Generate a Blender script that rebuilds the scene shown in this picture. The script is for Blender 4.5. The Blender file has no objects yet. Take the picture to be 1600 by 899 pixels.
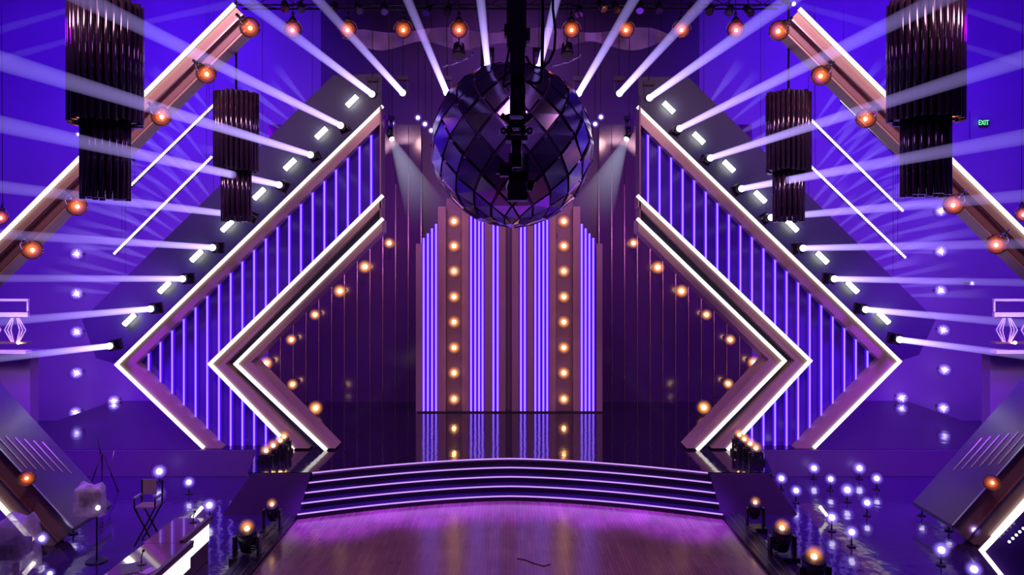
import bpy, math, random
from mathutils import Vector, Matrix, Quaternion
random.seed(7)
scene = bpy.context.scene
C = scene.collection
PI = math.pi
# ------------------------------------------------------------------ camera
FPX, CX, HY, EYE = 1200.0, 797.0, 410.0, 7.2          # focal length (px), axis, horizon row, eye height (m)
cam_data = bpy.data.cameras.new('camera')
cam_data.sensor_width = 36.0
cam_data.lens = 36.0*FPX/1600.0
cam_data.shift_x = (800.0-CX)/1600.0
cam_data.shift_y = -(449.5-HY)/1600.0
cam_data.clip_end = 300
cam = bpy.data.objects.new('camera', cam_data); C.objects.link(cam)
cam.location = (0, 0, EYE); cam.rotation_euler = (PI/2, 0, 0)
scene.camera = cam
def at(px, py, D):
    return Vector(((px-CX)/FPX*D, D, EYE-(py-HY)/FPX*D))
# ------------------------------------------------------------------ world, exposure
w = bpy.data.worlds.new('world'); scene.world = w; w.use_nodes = True
w.node_tree.nodes['Background'].inputs['Color'].default_value = (0.24, 0.06, 0.55, 1)
w.node_tree.nodes['Background'].inputs['Strength'].default_value = 0.16
scene.view_settings.view_transform = 'Standard'
scene.view_settings.look = 'None'
scene.view_settings.exposure = 0.0
scene.view_settings.gamma = 1.0
scene.view_settings.use_curve_mapping = False
scene.cycles.use_denoising = True
scene.cycles.max_bounces = 6
scene.cycles.diffuse_bounces = 2
scene.cycles.glossy_bounces = 4
scene.cycles.transparent_max_bounces = 48
scene.cycles.sample_clamp_indirect = 4.0
scene.cycles.volume_max_steps = 64
# ------------------------------------------------------------------ lights
def area(name, loc, target, size, power, col, spread=180):
    l = bpy.data.lights.new(name, 'AREA'); l.shape = 'DISK'; l.size = size
    l.energy = power; l.color = col; l.spread = math.radians(spread)
    o = bpy.data.objects.new(name, l); C.objects.link(o); o.location = loc
    o.rotation_euler = (Vector(target)-Vector(loc)).to_track_quat('-Z', 'Y').to_euler()
    return o
def spot(name, loc, target, power, col, ang, blend=0.6, r=0.3):
    l = bpy.data.lights.new(name, 'SPOT'); l.energy = power; l.color = col
    l.spot_size = math.radians(ang); l.spot_blend = blend; l.shadow_soft_size = r
    o = bpy.data.objects.new(name, l); C.objects.link(o); o.location = loc
    o.rotation_euler = (Vector(target)-Vector(loc)).to_track_quat('-Z', 'Y').to_euler()
    return o
BLUE = (0.10, 0.004, 1.0); VIO = (0.25, 0.0, 1.0)
for s in (-1, 1):
    # unseen area lights, added to wash the hall's sides blue-violet
    area('side_fill', (s*12, 27.0, 19.6), (s*18, 34.5, 9.5), 2.0, 1450, BLUE, 150)
    area('side_fill', (s*20, 25, 19.6), (s*21, 34.5, 7), 2.0, 750, BLUE, 150)
    area('side_fill', (s*16, 29.5, 0.6), (s*18, 34.5, 3.0), 1.5, 380, VIO, 160)
    area('side_fill', (s*15, 22.5, 9.0), (s*13, 25.9, 0.4), 1.5, 500, VIO, 100)
    area('side_fill', (s*17, 20, 15.5), (s*13, 25, 0), 2.0, 1300, VIO, 150)
area('back_fill', (0, 27.5, 19.4), (0, 34.6, 7), 3.0, 430, (0.50, 0.16, 0.9), 120)  # unseen lights added to lift the back wall and its copper lines
for s in (-1, 1): area('back_fill', (s*4.5, 28.5, 13.4), (s*5.5, 34.6, 4), 1.0, 150, (1.0, 0.5, 0.5), 120)
# unseen area lights added to brighten the stage front and dance floor
area('stage_fill', (0, 9, 15.5), (0, 27, 4), 3.0, 420, (0.55, 0.20, 0.75), 120)
area('stage_fill', (-8, 12, 15.5), (-9, 26, 5), 2.0, 330, (0.8, 0.42, 0.55), 90)
area('stage_fill', (8, 12, 15.5), (9, 26, 5), 2.0, 330, (0.8, 0.42, 0.55), 90)
area('floor_fill', (0, 15, 15.8), (0, 19, 0), 2.0, 120, (0.75, 0.30, 0.8), 70)
for x, y, P in ((-4.9, 21.3, 30000), (-2.5, 22.3, 34000), (0, 22.75, 22000), (2.5, 22.3, 34000), (4.9, 21.3, 30000)):
    spot('stair_pool_fill', (x, y+.6, 15.0), (x, y, 0), P*1.5, (0.24, 0.03, 1.0), 15, 0.8)  # unseen spots added for the violet pool at the stair foot

# ------------------------------------------------------------------ materials
M = {}
def nt(name):
    m = bpy.data.materials.new(name); m.use_nodes = True
    return m, m.node_tree.nodes, m.node_tree.links
def pbr(name, col, rough=0.5, metal=0.0, noise=0.0, nscale=6.0, bump=0.0, bscale=20.0, coat=0.0, spec=0.5, stretch=None, ior=1.5):
    m, n, l = nt(name); b = n['Principled BSDF']
    b.inputs['Base Color'].default_value = (*col, 1); b.inputs['Roughness'].default_value = rough
    b.inputs['Metallic'].default_value = metal; b.inputs['Coat Weight'].default_value = coat
    b.inputs['Specular IOR Level'].default_value = spec; b.inputs['IOR'].default_value = ior
    tc = n.new('ShaderNodeTexCoord'); mp = n.new('ShaderNodeMapping'); l.new(tc.outputs['Object'], mp.inputs[0])
    if stretch: mp.inputs['Scale'].default_value = stretch
    if noise:
        t = n.new('ShaderNodeTexNoise'); t.inputs['Scale'].default_value = nscale; t.inputs['Detail'].default_value = 4
        l.new(mp.outputs[0], t.inputs['Vector'])
        r = n.new('ShaderNodeMix'); r.data_type = 'RGBA'
        r.inputs[6].default_value = (*[c*(1-noise) for c in col], 1)
        r.inputs[7].default_value = (*[min(1, c*(1+noise)) for c in col], 1)
        l.new(t.outputs['Fac'], r.inputs[0]); l.new(r.outputs[2], b.inputs['Base Color'])
    if bump:
        t = n.new('ShaderNodeTexNoise'); t.inputs['Scale'].default_value = bscale; t.inputs['Detail'].default_value = 2
        l.new(mp.outputs[0], t.inputs['Vector'])
        bp = n.new('ShaderNodeBump'); bp.inputs['Strength'].default_value = bump; bp.inputs['Distance'].default_value = 0.05
        l.new(t.outputs['Fac'], bp.inputs['Height']); l.new(bp.outputs[0], b.inputs['Normal'])
    M[name] = m; return m
def emi(name, col, strength, sampled=False):
    m, n, l = nt(name)
    n.remove(n['Principled BSDF'])
    e = n.new('ShaderNodeEmission'); e.inputs[0].default_value = (*col, 1); e.inputs[1].default_value = strength
    l.new(e.outputs[0], n['Material Output'].inputs['Surface'])
    m.cycles.emission_sampling = 'FRONT' if sampled else 'NONE'
    M[name] = m; return m
def haze(name, col, s0, s1, power=1.0):
    """volume emission painting light scattered in the hall's haze inside a beam: falls off along the beam's own local Z"""
    m, n, l = nt(name)
    n.remove(n['Principled BSDF'])
    e = n.new('ShaderNodeEmission'); e.inputs[0].default_value = (*col, 1)
    tc = n.new('ShaderNodeTexCoord'); sp = n.new('ShaderNodeSeparateXYZ'); l.new(tc.outputs['Object'], sp.inputs[0])
    inv = n.new('ShaderNodeMath'); inv.operation = 'SUBTRACT'; inv.inputs[0].default_value = 1.0; inv.use_clamp = True
    l.new(sp.outputs[2], inv.inputs[1])
    pw = n.new('ShaderNodeMath'); pw.operation = 'POWER'; pw.inputs[1].default_value = power; l.new(inv.outputs[0], pw.inputs[0])
    mr = n.new('ShaderNodeMapRange'); mr.inputs[3].default_value = s1; mr.inputs[4].default_value = s0
    l.new(pw.outputs[0], mr.inputs[0]); l.new(mr.outputs[0], e.inputs[1])
    l.new(e.outputs[0], n['Material Output'].inputs['Volume'])
    M[name] = m; return m
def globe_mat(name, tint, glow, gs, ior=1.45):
    """globe with an emissive volume painting the lamp halo"""
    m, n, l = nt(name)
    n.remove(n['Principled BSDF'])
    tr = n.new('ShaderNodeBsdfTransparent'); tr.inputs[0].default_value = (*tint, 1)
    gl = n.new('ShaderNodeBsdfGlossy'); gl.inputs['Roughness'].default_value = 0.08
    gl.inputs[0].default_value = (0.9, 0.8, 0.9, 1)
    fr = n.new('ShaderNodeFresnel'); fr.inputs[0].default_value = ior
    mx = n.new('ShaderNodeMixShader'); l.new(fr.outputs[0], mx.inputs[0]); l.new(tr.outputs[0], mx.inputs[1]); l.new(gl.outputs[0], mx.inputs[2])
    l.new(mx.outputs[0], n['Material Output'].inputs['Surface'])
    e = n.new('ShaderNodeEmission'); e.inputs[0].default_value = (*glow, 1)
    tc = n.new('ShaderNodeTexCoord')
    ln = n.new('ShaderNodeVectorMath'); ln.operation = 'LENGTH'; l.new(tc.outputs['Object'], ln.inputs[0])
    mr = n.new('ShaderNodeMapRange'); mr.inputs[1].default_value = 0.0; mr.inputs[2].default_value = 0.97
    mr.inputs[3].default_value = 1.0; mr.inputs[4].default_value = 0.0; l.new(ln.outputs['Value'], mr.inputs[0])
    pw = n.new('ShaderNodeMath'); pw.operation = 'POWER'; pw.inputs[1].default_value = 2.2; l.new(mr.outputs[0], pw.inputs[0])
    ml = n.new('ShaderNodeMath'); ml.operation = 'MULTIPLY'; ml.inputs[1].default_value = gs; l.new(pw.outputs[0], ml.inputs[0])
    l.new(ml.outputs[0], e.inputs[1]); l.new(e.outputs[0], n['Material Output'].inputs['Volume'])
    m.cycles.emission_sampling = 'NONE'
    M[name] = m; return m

pbr('hall_wall', (0.26, 0.15, 0.36), 0.85, noise=0.25, nscale=0.35)
pbr('hall_wall_dark', (0.065, 0.030, 0.085), 0.6, noise=0.3, nscale=0.6)
pbr('ceiling_black', (0.05, 0.035, 0.07), 0.7, noise=0.4, nscale=1.2)
pbr('stage_gloss', (0.012, 0.006, 0.02), 0.07, bump=0.10, bscale=1.6, ior=2.6)
pbr('side_floor', (0.035, 0.015, 0.08), 0.10, bump=0.22, bscale=2.2, ior=2.0)
pbr('riser_black', (0.015, 0.008, 0.03), 0.22, spec=0.5)
pbr('black_lacquer', (0.065, 0.022, 0.085), 0.12, bump=0.03, bscale=1.5, spec=0.6)
pbr('strip_backing', (0.08, 0.025, 0.30), 0.12, bump=0.05, bscale=1.0, spec=0.7)
pbr('slate', (0.04, 0.045, 0.085), 0.5, noise=0.25, nscale=0.8)
pbr('reveal', (0.07, 0.04, 0.13), 0.28, spec=0.6)
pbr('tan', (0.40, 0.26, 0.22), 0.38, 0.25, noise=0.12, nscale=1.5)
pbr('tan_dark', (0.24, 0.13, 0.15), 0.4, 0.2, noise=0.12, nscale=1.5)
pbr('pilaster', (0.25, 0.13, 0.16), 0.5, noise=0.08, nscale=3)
pbr('pilaster_dark', (0.15, 0.07, 0.14), 0.5)  # darker mauve of the column insets and backing
pbr('copper', (0.95, 0.62, 0.5), 0.42, 1.0)
pbr('ramp_matt', (0.03, 0.015, 0.035), 0.7, spec=0.1)
pbr('fascia', (0.10, 0.05, 0.16), 0.4)
pbr('steel', (0.5, 0.48, 0.55), 0.3, 1.0)
pbr('black_metal', (0.018, 0.014, 0.024), 0.32, 0.4)
pbr('rubber', (0.012, 0.010, 0.014), 0.5)
pbr('mirror', (0.42, 0.30, 0.60), 0.16, 1.0)
pbr('mirror_frame', (0.09, 0.06, 0.13), 0.28, 0.8)
pbr('smoked_tube', (0.035, 0.016, 0.04), 0.14, 0.3, spec=0.8, coat=0.3)
pbr('valance', (0.42, 0.32, 0.42), 0.8, noise=0.3, nscale=2)
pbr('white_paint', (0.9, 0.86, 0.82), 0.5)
pbr('desk_top', (0.30, 0.19, 0.17), 0.06, coat=0.6, noise=0.15, nscale=2)
pbr('desk_body', (0.10, 0.05, 0.08), 0.35)
pbr('paper', (0.75, 0.68, 0.72), 0.6)
pbr('canvas', (0.33, 0.24, 0.30), 0.8)
emi('led_white', (1.0, 0.93, 0.86), 1.4, True)
emi('led_lavender', (0.55, 0.26, 1.0), 1.15)
emi('strip_glow_blue', (0.05, 0.002, 0.95), 1.3, True)  # blue edge glow of the light strips, painted as emission
emi('led_pink', (0.60, 0.30, 1.0), 1.2)
emi('led_pixel', (0.85, 0.75, 1.0), 1.6)
emi('blinder', (1.0, 0.97, 0.80), 13.0, True)
emi('lens_white', (0.92, 0.88, 1.0), 3.0)
emi('bulb_amber', (1.0, 0.62, 0.24), 9.0, True)
emi('bulb_star', (0.85, 0.75, 1.0), 8.0, True)
emi('bulb_violet', (0.88, 0.80, 1.0), 2.5)
emi('desk_light', (1.0, 0.88, 1.0), 1.3, True)
emi('exit_green', (0.15, 1.0, 0.45), 1.4)
haze('beam_haze', (0.46, 0.34, 1.0), 3.3, 0.50, 1.8)
haze('beam_haze_faint', (0.46, 0.30, 1.0), 0.22, 0.12)
haze('spot_haze', (0.42, 0.44, 0.60), 1.6, 0.0, 2.6)
haze('fan_haze', (0.40, 0.30, 1.0), 1.5, 0.0, 1.3)
haze('amber_haze', (1.0, 0.45, 0.18), 0.9, 0.0, 1.6)
globe_mat('amber_globe', (0.86, 0.66, 0.60), (1.0, 0.22, 0.05), 19.0, 1.3)  # smoked glass, the lamp's glow painted inside as emission
globe_mat('halo_globe', (0.99, 0.98, 0.97), (1.0, 0.33, 0.06), 14.0, 1.02)  # nearly clear shell holding only the painted amber halo of a bulb
globe_mat('violet_halo', (0.99, 0.99, 1.0), (0.30, 0.18, 1.0), 22.0, 1.02)  # nearly clear shell holding only the painted blue halo of a bulb
# plastic sheet
m, n, l = nt('plastic'); b = n['Principled BSDF']
b.inputs['Base Color'].default_value = (0.85, 0.78, 0.95, 1); b.inputs['Roughness'].default_value = 0.25
tr = n.new('ShaderNodeBsdfTransparent'); mx = n.new('ShaderNodeMixShader'); lw = n.new('ShaderNodeTexNoise')
lw.inputs['Scale'].default_value = 3.0
mr = n.new('ShaderNodeMapRange'); mr.inputs[1].default_value = 0.35; mr.inputs[2].default_value = 0.7; mr.inputs[3].default_value = 0.3; mr.inputs[4].default_value = 0.85
l.new(lw.outputs['Fac'], mr.inputs[0]); l.new(mr.outputs[0], mx.inputs[0]); l.new(tr.outputs[0], mx.inputs[1]); l.new(b.outputs[0], mx.inputs[2])
l.new(mx.outputs[0], n['Material Output'].inputs['Surface']); M['plastic'] = m
# dance floor: parquet boards laid lengthwise
m, n, l = nt('parquet'); b = n['Principled BSDF']
tc = n.new('ShaderNodeTexCoord'); mp = n.new('ShaderNodeMapping'); mp.inputs['Rotation'].default_value = (0, 0, PI/2)
l.new(tc.outputs['Object'], mp.inputs[0])
br = n.new('ShaderNodeTexBrick'); br.inputs['Scale'].default_value = 1.0; br.inputs['Brick Width'].default_value = 0.9
br.inputs['Row Height'].default_value = 0.09; br.inputs['Mortar Size'].default_value = 0.003
br.inputs['Color1'].default_value = (0.30, 0.17, 0.13, 1); br.inputs['Color2'].default_value = (0.22, 0.12, 0.10, 1)
br.inputs['Mortar'].default_value = (0.08, 0.04, 0.05, 1)
l.new(mp.outputs[0], br.inputs['Vector'])
nz = n.new('ShaderNodeTexNoise'); nz.inputs['Scale'].default_value = 1.3; nz.inputs['Detail'].default_value = 6
l.new(tc.outputs['Object'], nz.inputs['Vector'])
hs = n.new('ShaderNodeMix'); hs.data_type = 'RGBA'; hs.blend_type = 'MULTIPLY'; hs.inputs[0].default_value = 0.6
l.new(br.outputs['Color'], hs.inputs[6]); l.new(nz.outputs['Fac'], hs.inputs[7]); l.new(hs.outputs[2], b.inputs['Base Color'])
mr = n.new('ShaderNodeMapRange'); mr.inputs[3].default_value = 0.16; mr.inputs[4].default_value = 0.26
l.new(nz.outputs['Fac'], mr.inputs[0]); l.new(mr.outputs[0], b.inputs['Roughness'])
b.inputs['Specular IOR Level'].default_value = 0.7; b.inputs['Coat Weight'].default_value = 0.3; b.inputs['Coat Roughness'].default_value = 0.16
M['parquet'] = m

# ------------------------------------------------------------------ mesh helpers
class MB:
    def __init__(s): s.v = []; s.f = []; s.m = []; s.cur = 0; s.sm = []
    def add(s, vs, fs, smooth=False):
        b0 = len(s.v); s.v += [Vector(p) for p in vs]
        for f in fs: s.f.append([b0+i for i in f]); s.m.append(s.cur); s.sm.append(smooth)
        return s
    def box(s, c, d, rot=None):
        c = Vector(c); x, y, z = d[0]/2, d[1]/2, d[2]/2
        vs = [Vector((a*x, b*y, e*z)) for a in (-1, 1) for b in (-1, 1) for e in (-1, 1)]
        if rot is not None: vs = [rot @ v for v in vs]
        return s.add([c+v for v in vs], [(0,1,3,2),(4,6,7,5),(0,4,5,1),(2,3,7,6),(0,2,6,4),(1,5,7,3)])
    def cyl(s, p0, p1, r0, r1=None, n=12, caps=True, smooth=True):
        r1 = r0 if r1 is None else r1; p0 = Vector(p0); p1 = Vector(p1); d = (p1-p0)
        q = d.to_track_quat('Z', 'Y'); vs = []
        for p, r in ((p0, r0), (p1, r1)):
            for i in range(n):
                a = 2*PI*i/n; vs.append(p + q @ Vector((r*math.cos(a), r*math.sin(a), 0)))
        b0 = len(s.v); s.add(vs, [(i, (i+1) % n, n+(i+1) % n, n+i) for i in range(n)], smooth)
        if caps:
            s.f.append([b0+i for i in range(n)][::-1]); s.m.append(s.cur); s.sm.append(False)
            s.f.append([b0+n+i for i in range(n)]); s.m.append(s.cur); s.sm.append(False)
        return s
    def bar(s, p0, p1, w, t, up=(0, 1, 0)):
        """box along p0-p1, width w across, thickness t along `up`"""
        p0 = Vector(p0); p1 = Vector(p1); d = (p1-p0).normalized(); u = Vector(up); u = (u-d*u.dot(d)).normalized(); x = d.cross(u)
        vs = [p + x*(a*w/2) + u*(b*t/2) for p in (p0, p1) for a, b in ((-1,-1),(1,-1),(1,1),(-1,1))]
        return s.add(vs, [(0,1,5,4),(1,2,6,5),(2,3,7,6),(3,0,4,7),(3,2,1,0),(4,5,6,7)])
    def prism(s, pts, dy):
        """pts: points of one polygon (3D); extruded by dy along +Y"""
        k = len(pts); a = [Vector(p) for p in pts]; b = [p+Vector((0, dy, 0)) for p in a]
        return s.add(a+b, [tuple(range(k)), tuple(range(2*k-1, k-1, -1))]+[(i, (i+1) % k, k+(i+1) % k, k+i) for i in range(k)])
    def slab(s, pts, z0, z1):
        k = len(pts); a = [Vector((p[0], p[1], z1)) for p in pts]; b = [Vector((p[0], p[1], z0)) for p in pts]
        return s.add(a+b, [tuple(range(k)), tuple(range(2*k-1, k-1, -1))]+[(i, (i+1) % k, k+(i+1) % k, k+i) for i in range(k)])
    def sph(s, c, r, n=12, k=8, sc=(1, 1, 1)):
        c = Vector(c); vs = [c+Vector((0, 0, r*sc[2]))]
        for j in range(1, k):
            t = PI*j/k
            for i in range(n):
                a = 2*PI*i/n; vs.append(c+Vector((r*sc[0]*math.sin(t)*math.cos(a), r*sc[1]*math.sin(t)*math.sin(a), r*sc[2]*math.cos(t))))
        vs.append(c-Vector((0, 0, r*sc[2]))); L = len(vs)-1; fs = []
        for i in range(n): fs.append((0, 1+i, 1+(i+1) % n)); fs.append((L, L-n+(i+1) % n, L-n+i))
        for j in range(k-2):
            for i in range(n):
                a = 1+j*n+i; b = 1+j*n+(i+1) % n; fs.append((a, a+n, b+n, b))
        return s.add(vs, fs, True)
    def tube(s, pts, r, n=8):
        for a, b in zip(pts[:-1], pts[1:]): s.cyl(a, b, r, r, n)
        return s
    def mesh(s, name, mats, origin=None):
        me = bpy.data.meshes.new(name); o = Vector(origin) if origin else Vector((0, 0, 0))
        me.from_pydata([v-o for v in s.v], [], s.f); me.update()
        for mm in (mats if isinstance(mats, (list, tuple)) else [mats]): me.materials.append(M[mm])
        me.polygons.foreach_set('material_index', s.m); me.polygons.foreach_set('use_smooth', s.sm)
        import bmesh
        bm = bmesh.new(); bm.from_mesh(me); bmesh.ops.recalc_face_normals(bm, faces=bm.faces); bm.to_mesh(me); bm.free()
        return me
    def build(s, name, mats, parent=None):
        base = Vector((0, 0, 0)); p = parent
        while p is not None: base += p.location; p = p.parent
        o = bpy.data.objects.new(name, s.mesh(name, mats, base)); C.objects.link(o); o.parent = parent
        return o
def tag(o, label=None, cat=None, group=None, kind=None):
    if label: o['label'] = label
    if cat: o['category'] = cat
    if group: o['group'] = group
    if kind: o['kind'] = kind
    return o
def empty(name, loc, label=None, cat=None, group=None, kind=None):
    o = bpy.data.objects.new(name, None); C.objects.link(o); o.location = loc
    return tag(o, label, cat, group, kind)
def single(mb, name, mats, loc, label, cat, group=None):
    """a thing that is one mesh, its origin at loc"""
    o = bpy.data.objects.new(name, mb.mesh(name, mats, loc)); C.objects.link(o); o.location = loc
    return tag(o, label, cat, group)
def inst(name, me, parent, loc=(0, 0, 0)):
    o = bpy.data.objects.new(name, me); C.objects.link(o); o.parent = parent; o.location = loc
    return o
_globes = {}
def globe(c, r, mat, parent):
    if mat not in _globes: _globes[mat] = MB().sph((0, 0, 0), 1, 20, 14).mesh('glow_globe', mat)
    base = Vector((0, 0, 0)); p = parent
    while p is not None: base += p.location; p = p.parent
    o = inst('glow_globe', _globes[mat], parent, Vector(c)-base); o.scale = (r, r, r); return o
SIDE = {-1: 'left', 1: 'right'}
ORD = ['topmost', 'second from top', 'third from top', 'fourth from top', 'fifth from top', 'sixth from top', 'seventh from top',
       'eighth from top', 'ninth from top', 'tenth from top', 'eleventh from top', 'twelfth from top']
def structure(mb, name, mat): return tag(mb.build(name, mat), kind='structure')

# ------------------------------------------------------------------ the hall
XW, YB, ZC, ZS = 24.5, 34.9, 20.2, 0.9
structure(MB().box((0, 14, -0.1), (2*XW, 42.5, 0.2)), 'floor', 'side_floor')
structure(MB().box((0, 14, ZC+0.1), (2*XW, 42.5, 0.2)), 'ceiling', 'ceiling_black')
bw = MB()
structure(MB().box((0, YB+0.1, ZC/2), (17.2, 0.2, ZC)), 'wall_back', 'hall_wall_dark')
structure(MB().box((-(8.6+XW)/2, YB+0.1, ZC/2), (XW-8.6, 0.2, ZC)), 'wall_back_left', 'hall_wall')
structure(MB().box(((8.6+XW)/2, YB+0.1, ZC/2), (XW-8.6, 0.2, ZC)), 'wall_back_right', 'hall_wall')
structure(MB().box((-XW-0.1, 14, ZC/2), (0.2, 42.5, ZC)), 'wall_left', 'hall_wall')
structure(MB().box((XW+0.1, 14, ZC/2), (0.2, 42.5, ZC)), 'wall_right', 'hall_wall')
# dance floor
HW = 5.93
def arc(x, Dc): return Dc - 1.68*abs(x/HW)**1.6
df = [(-HW, 7)] + [(HW, 7)] + [(x, arc(x, 23.11)) for x in [HW*(1-i/12) for i in range(0, 25)]]
o = MB().slab(df, 0.0, 0.02).build('dance_floor', 'parquet'); tag(o, kind='structure')
for s in (-1, 1):
    t = empty('floor_rail', (s*(HW+0.25), 14, 0), 'dark grooved metal rail along the %s edge of the wooden dance floor' % SIDE[s], 'rail')
    for k in range(3):
        MB().box((s*(HW+0.09+0.17*k), 14.2, 0.06+0.015*k), (0.14, 14.6, 0.12+0.03*k)).build('rail_channel', 'black_metal', t)
    MB().box((s*(HW+0.175), 14.2, 0.125), (0.02, 14.6, 0.02)).build('rail_edge', 'steel', t)
    MB().box((s*(HW+0.345), 14.2, 0.14), (0.02, 14.6, 0.02)).build('rail_edge', 'steel', t)
# stage platform
xs = [HW*(-1+i/12) for i in range(25)]
Xo, Yo = 8.5, 25.85
st = [(-18, YB), (-18, Yo), (-Xo, Yo), (-7.85, 23.0), (-HW, arc(HW, 24.7))] + [(x, arc(x, 24.7)) for x in xs[1:-1]] + \
     [(HW, arc(HW, 24.7)), (7.85, 23.0), (Xo, Yo), (18, Yo), (18, YB)]
structure(MB().slab(st, 0.0, ZS), 'stage_floor', 'stage_gloss')
for s in (-1, 1):
    # fascia of the stage wings
    structure(MB().box((s*(Xo+18)/2, Yo-0.06, ZS/2), (18-Xo, 0.06, ZS-0.02)), 'trim_%d' % (1 if s < 0 else 2), 'fascia')
    t = empty('stage_ramp', (s*6.9, 22.5, 0), 'black sloping box beside the %s end of the lit stairs' % SIDE[s], 'ramp')
    q = [(s*(HW+.05), 21.75, 0), (s*8.2, 21.9, 0), (s*7.9, 22.95, 0), (s*HW, 22.95, 0)]
    mb = MB(); a = [Vector(p) for p in q]; b = [Vector((s*(HW+.02), 22.85, ZS-.01)), Vector((s*7.7, 22.85, ZS-.01)), Vector((s*7.7, 22.95, ZS-.01)), Vector((s*(HW+.02), 22.95, ZS-.01))]
    mb.add(a+b, [(0,1,2,3), (4,5,6,7), (0,1,5,4), (1,2,6,5), (2,3,7,6), (3,0,4,7)]); mb.build('side_board', 'ramp_matt', t)
# stairs: four steps, each with lit nosing, the fifth line on the stage edge
stairs = empty('stage_stairs', (0, 23, 0), 'wide curved black stairs with violet lit nosings up to the stage', 'stairs')
for k in range(4):
    z = 0.18*(k+1); Dc = 23.11+0.4*k
    front = [(x, arc(x, Dc)) for x in xs]; back = [(x, arc(x, 24.69)) for x in reversed(xs)]
    MB().slab(front+back, z-0.178, z).build('step', 'riser_black', stairs)
for k in range(5):
    z = 0.18*(k+1); Dc = 23.11+0.4*k
    pts = [Vector((x, arc(x, Dc)-0.012, z-0.02)) for x in xs]
    MB().tube(pts, 0.021, 8).build('led_nosing', 'led_pink', stairs)

# ------------------------------------------------------------------ back wall: lacquered panels with copper lines
lines_l = [436, 457, 480, 501, 523, 544, 564, 584, 604, 624, 643]
lattice = [436+20.4*i for i in range(0, 36)]
for s in (-1, 1):
    t = empty('lacquer_wall', (s*6, 34.5, ZS), 'dark plum lacquered wall of tall panels on the %s of the columns' % SIDE[s], 'wall panel')
    cols = [4.0+0.575*i for i in range(0, 12)]
    for i, x in enumerate(cols):
        top = 13.4
        mb = MB().box((0, 0, 0), (0.55, 0.05, top-ZS)).mesh('wall_panel', 'black_lacquer')
        p = inst('wall_panel', mb, t, Vector((s*(x+0.2875), 34.6, (top+ZS)/2))-t.location)
        p.rotation_euler = (0, 0, random.uniform(-.012, .012))
        MB().cyl((s*x, 34.54, ZS), (s*x, 34.54, 11.2-(0.55*(i-1) if i > 1 else 0)*0.9), 0.018, n=8).build('copper_line', 'copper', t)

# ------------------------------------------------------------------ columns with violet tubes
DC = 32.2
def colx(px): return (px-CX)/FPX*DC
def colz(py): return EYE-(py-HY)/FPX*DC
cf = empty('column_front', (0, DC+.5, ZS), 'mauve fluted column front with violet light tubes in the middle of the stage', 'wall panel')
pil = [(650, 659.5, 381, 0), (684.5, 696.5, 323, 0), (722, 732.5, 300, 0), (757.5, 768.5, 280, 0), (780, 790, 280, 0), (800, 810.5, 280, 0),
       (823.5, 833, 280, 0), (858.5, 868, 300, 0), (895.5, 906.5, 323, 0), (932, 941, 381, 0)]
for a, b_, ty, _ in pil:
    MB().box((colx((a+b_)/2), DC+0.1, (colz(ty)+ZS)/2), (colx(b_)-colx(a), 0.3, colz(ty)-ZS)).build('pilaster', 'pilaster', cf)
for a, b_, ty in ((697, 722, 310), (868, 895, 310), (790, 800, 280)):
    MB().box((colx((a+b_)/2), DC+0.22, (colz(ty)+ZS)/2), (colx(b_)-colx(a), 0.1, colz(ty)-ZS)).build('column_inset', 'pilaster_dark', cf)
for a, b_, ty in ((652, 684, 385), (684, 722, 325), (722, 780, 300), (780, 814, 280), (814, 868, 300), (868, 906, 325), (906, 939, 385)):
    MB().box((colx((a+b_)/2), DC+0.36, (colz(ty)+ZS)/2), (colx(b_)-colx(a)-.01, 0.1, colz(ty)-ZS)).build('column_backing', 'pilaster_dark', cf)
tubes = [(662, 372), (668.5, 365), (675, 357), (681.3, 350), (736, 300), (742.5, 300), (748.5, 300), (754, 300), (771, 280), (777.5, 280),
         (814, 280), (820, 280), (836.5, 300), (842.5, 300), (849, 300), (855, 300), (909, 350), (915, 357), (921, 365), (927, 372)]
for px, ty in tubes:
    x = colx(px); z1 = colz(ty); mb = MB()
    mb.cur = 1; mb.box((x, DC+0.07, (z1+ZS)/2), (0.155, 0.06, z1-ZS-.02))  # emissive box paints the blue glow round the tube
    mb.cur = 0; mb.cyl((x, DC, ZS+.03), (x, DC, z1), 0.037, n=8)
    mb.build('light_tube', ['led_lavender', 'strip_glow_blue'], cf)
MB().box((0, DC+0.0, ZS+0.03), (colx(941)-colx(650), 0.12, 0.05)).build('plinth', 'rubber', cf)

# ------------------------------------------------------------------ chevrons of the portal (both sides)
DA = 26.0
def line_y(x, p, q): return p[1]+(q[1]-p[1])*(x-p[0])/(q[0]-p[0])
YBOT = 701.0
def chev(side, T, V, B):   # top, vertex, bottom points of the left side (px) or the right side
    return T, V, B
SPEC = {
 -1: dict(o=((597,167),(182,570),(319,701)), oi=((597,190),(212,568),(346,701)), m=((597,307),(328,569),(456,701)), mi=((597,323),(352,569),(483,701)),
          n=((597,343),(368,569),(507,701)), ni=((597,362),(392,566),(524,701)), sx=[214+18.3*i for i in range(21)], edge=597.5),
 1: dict(o=((997,168),(1406,565),(1271,701)), oi=((997,191),(1375,563),(1243,701)), m=((997,307),(1266,564),(1139,701)), mi=((997,323),(1242,564),(1112,701)),
          n=((997,343),(1226,564),(1092,701)), ni=((997,362),(1201,562),(1073,701)), sx=[1012.5+18.05*i for i in range(21)], edge=997),
}
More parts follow.
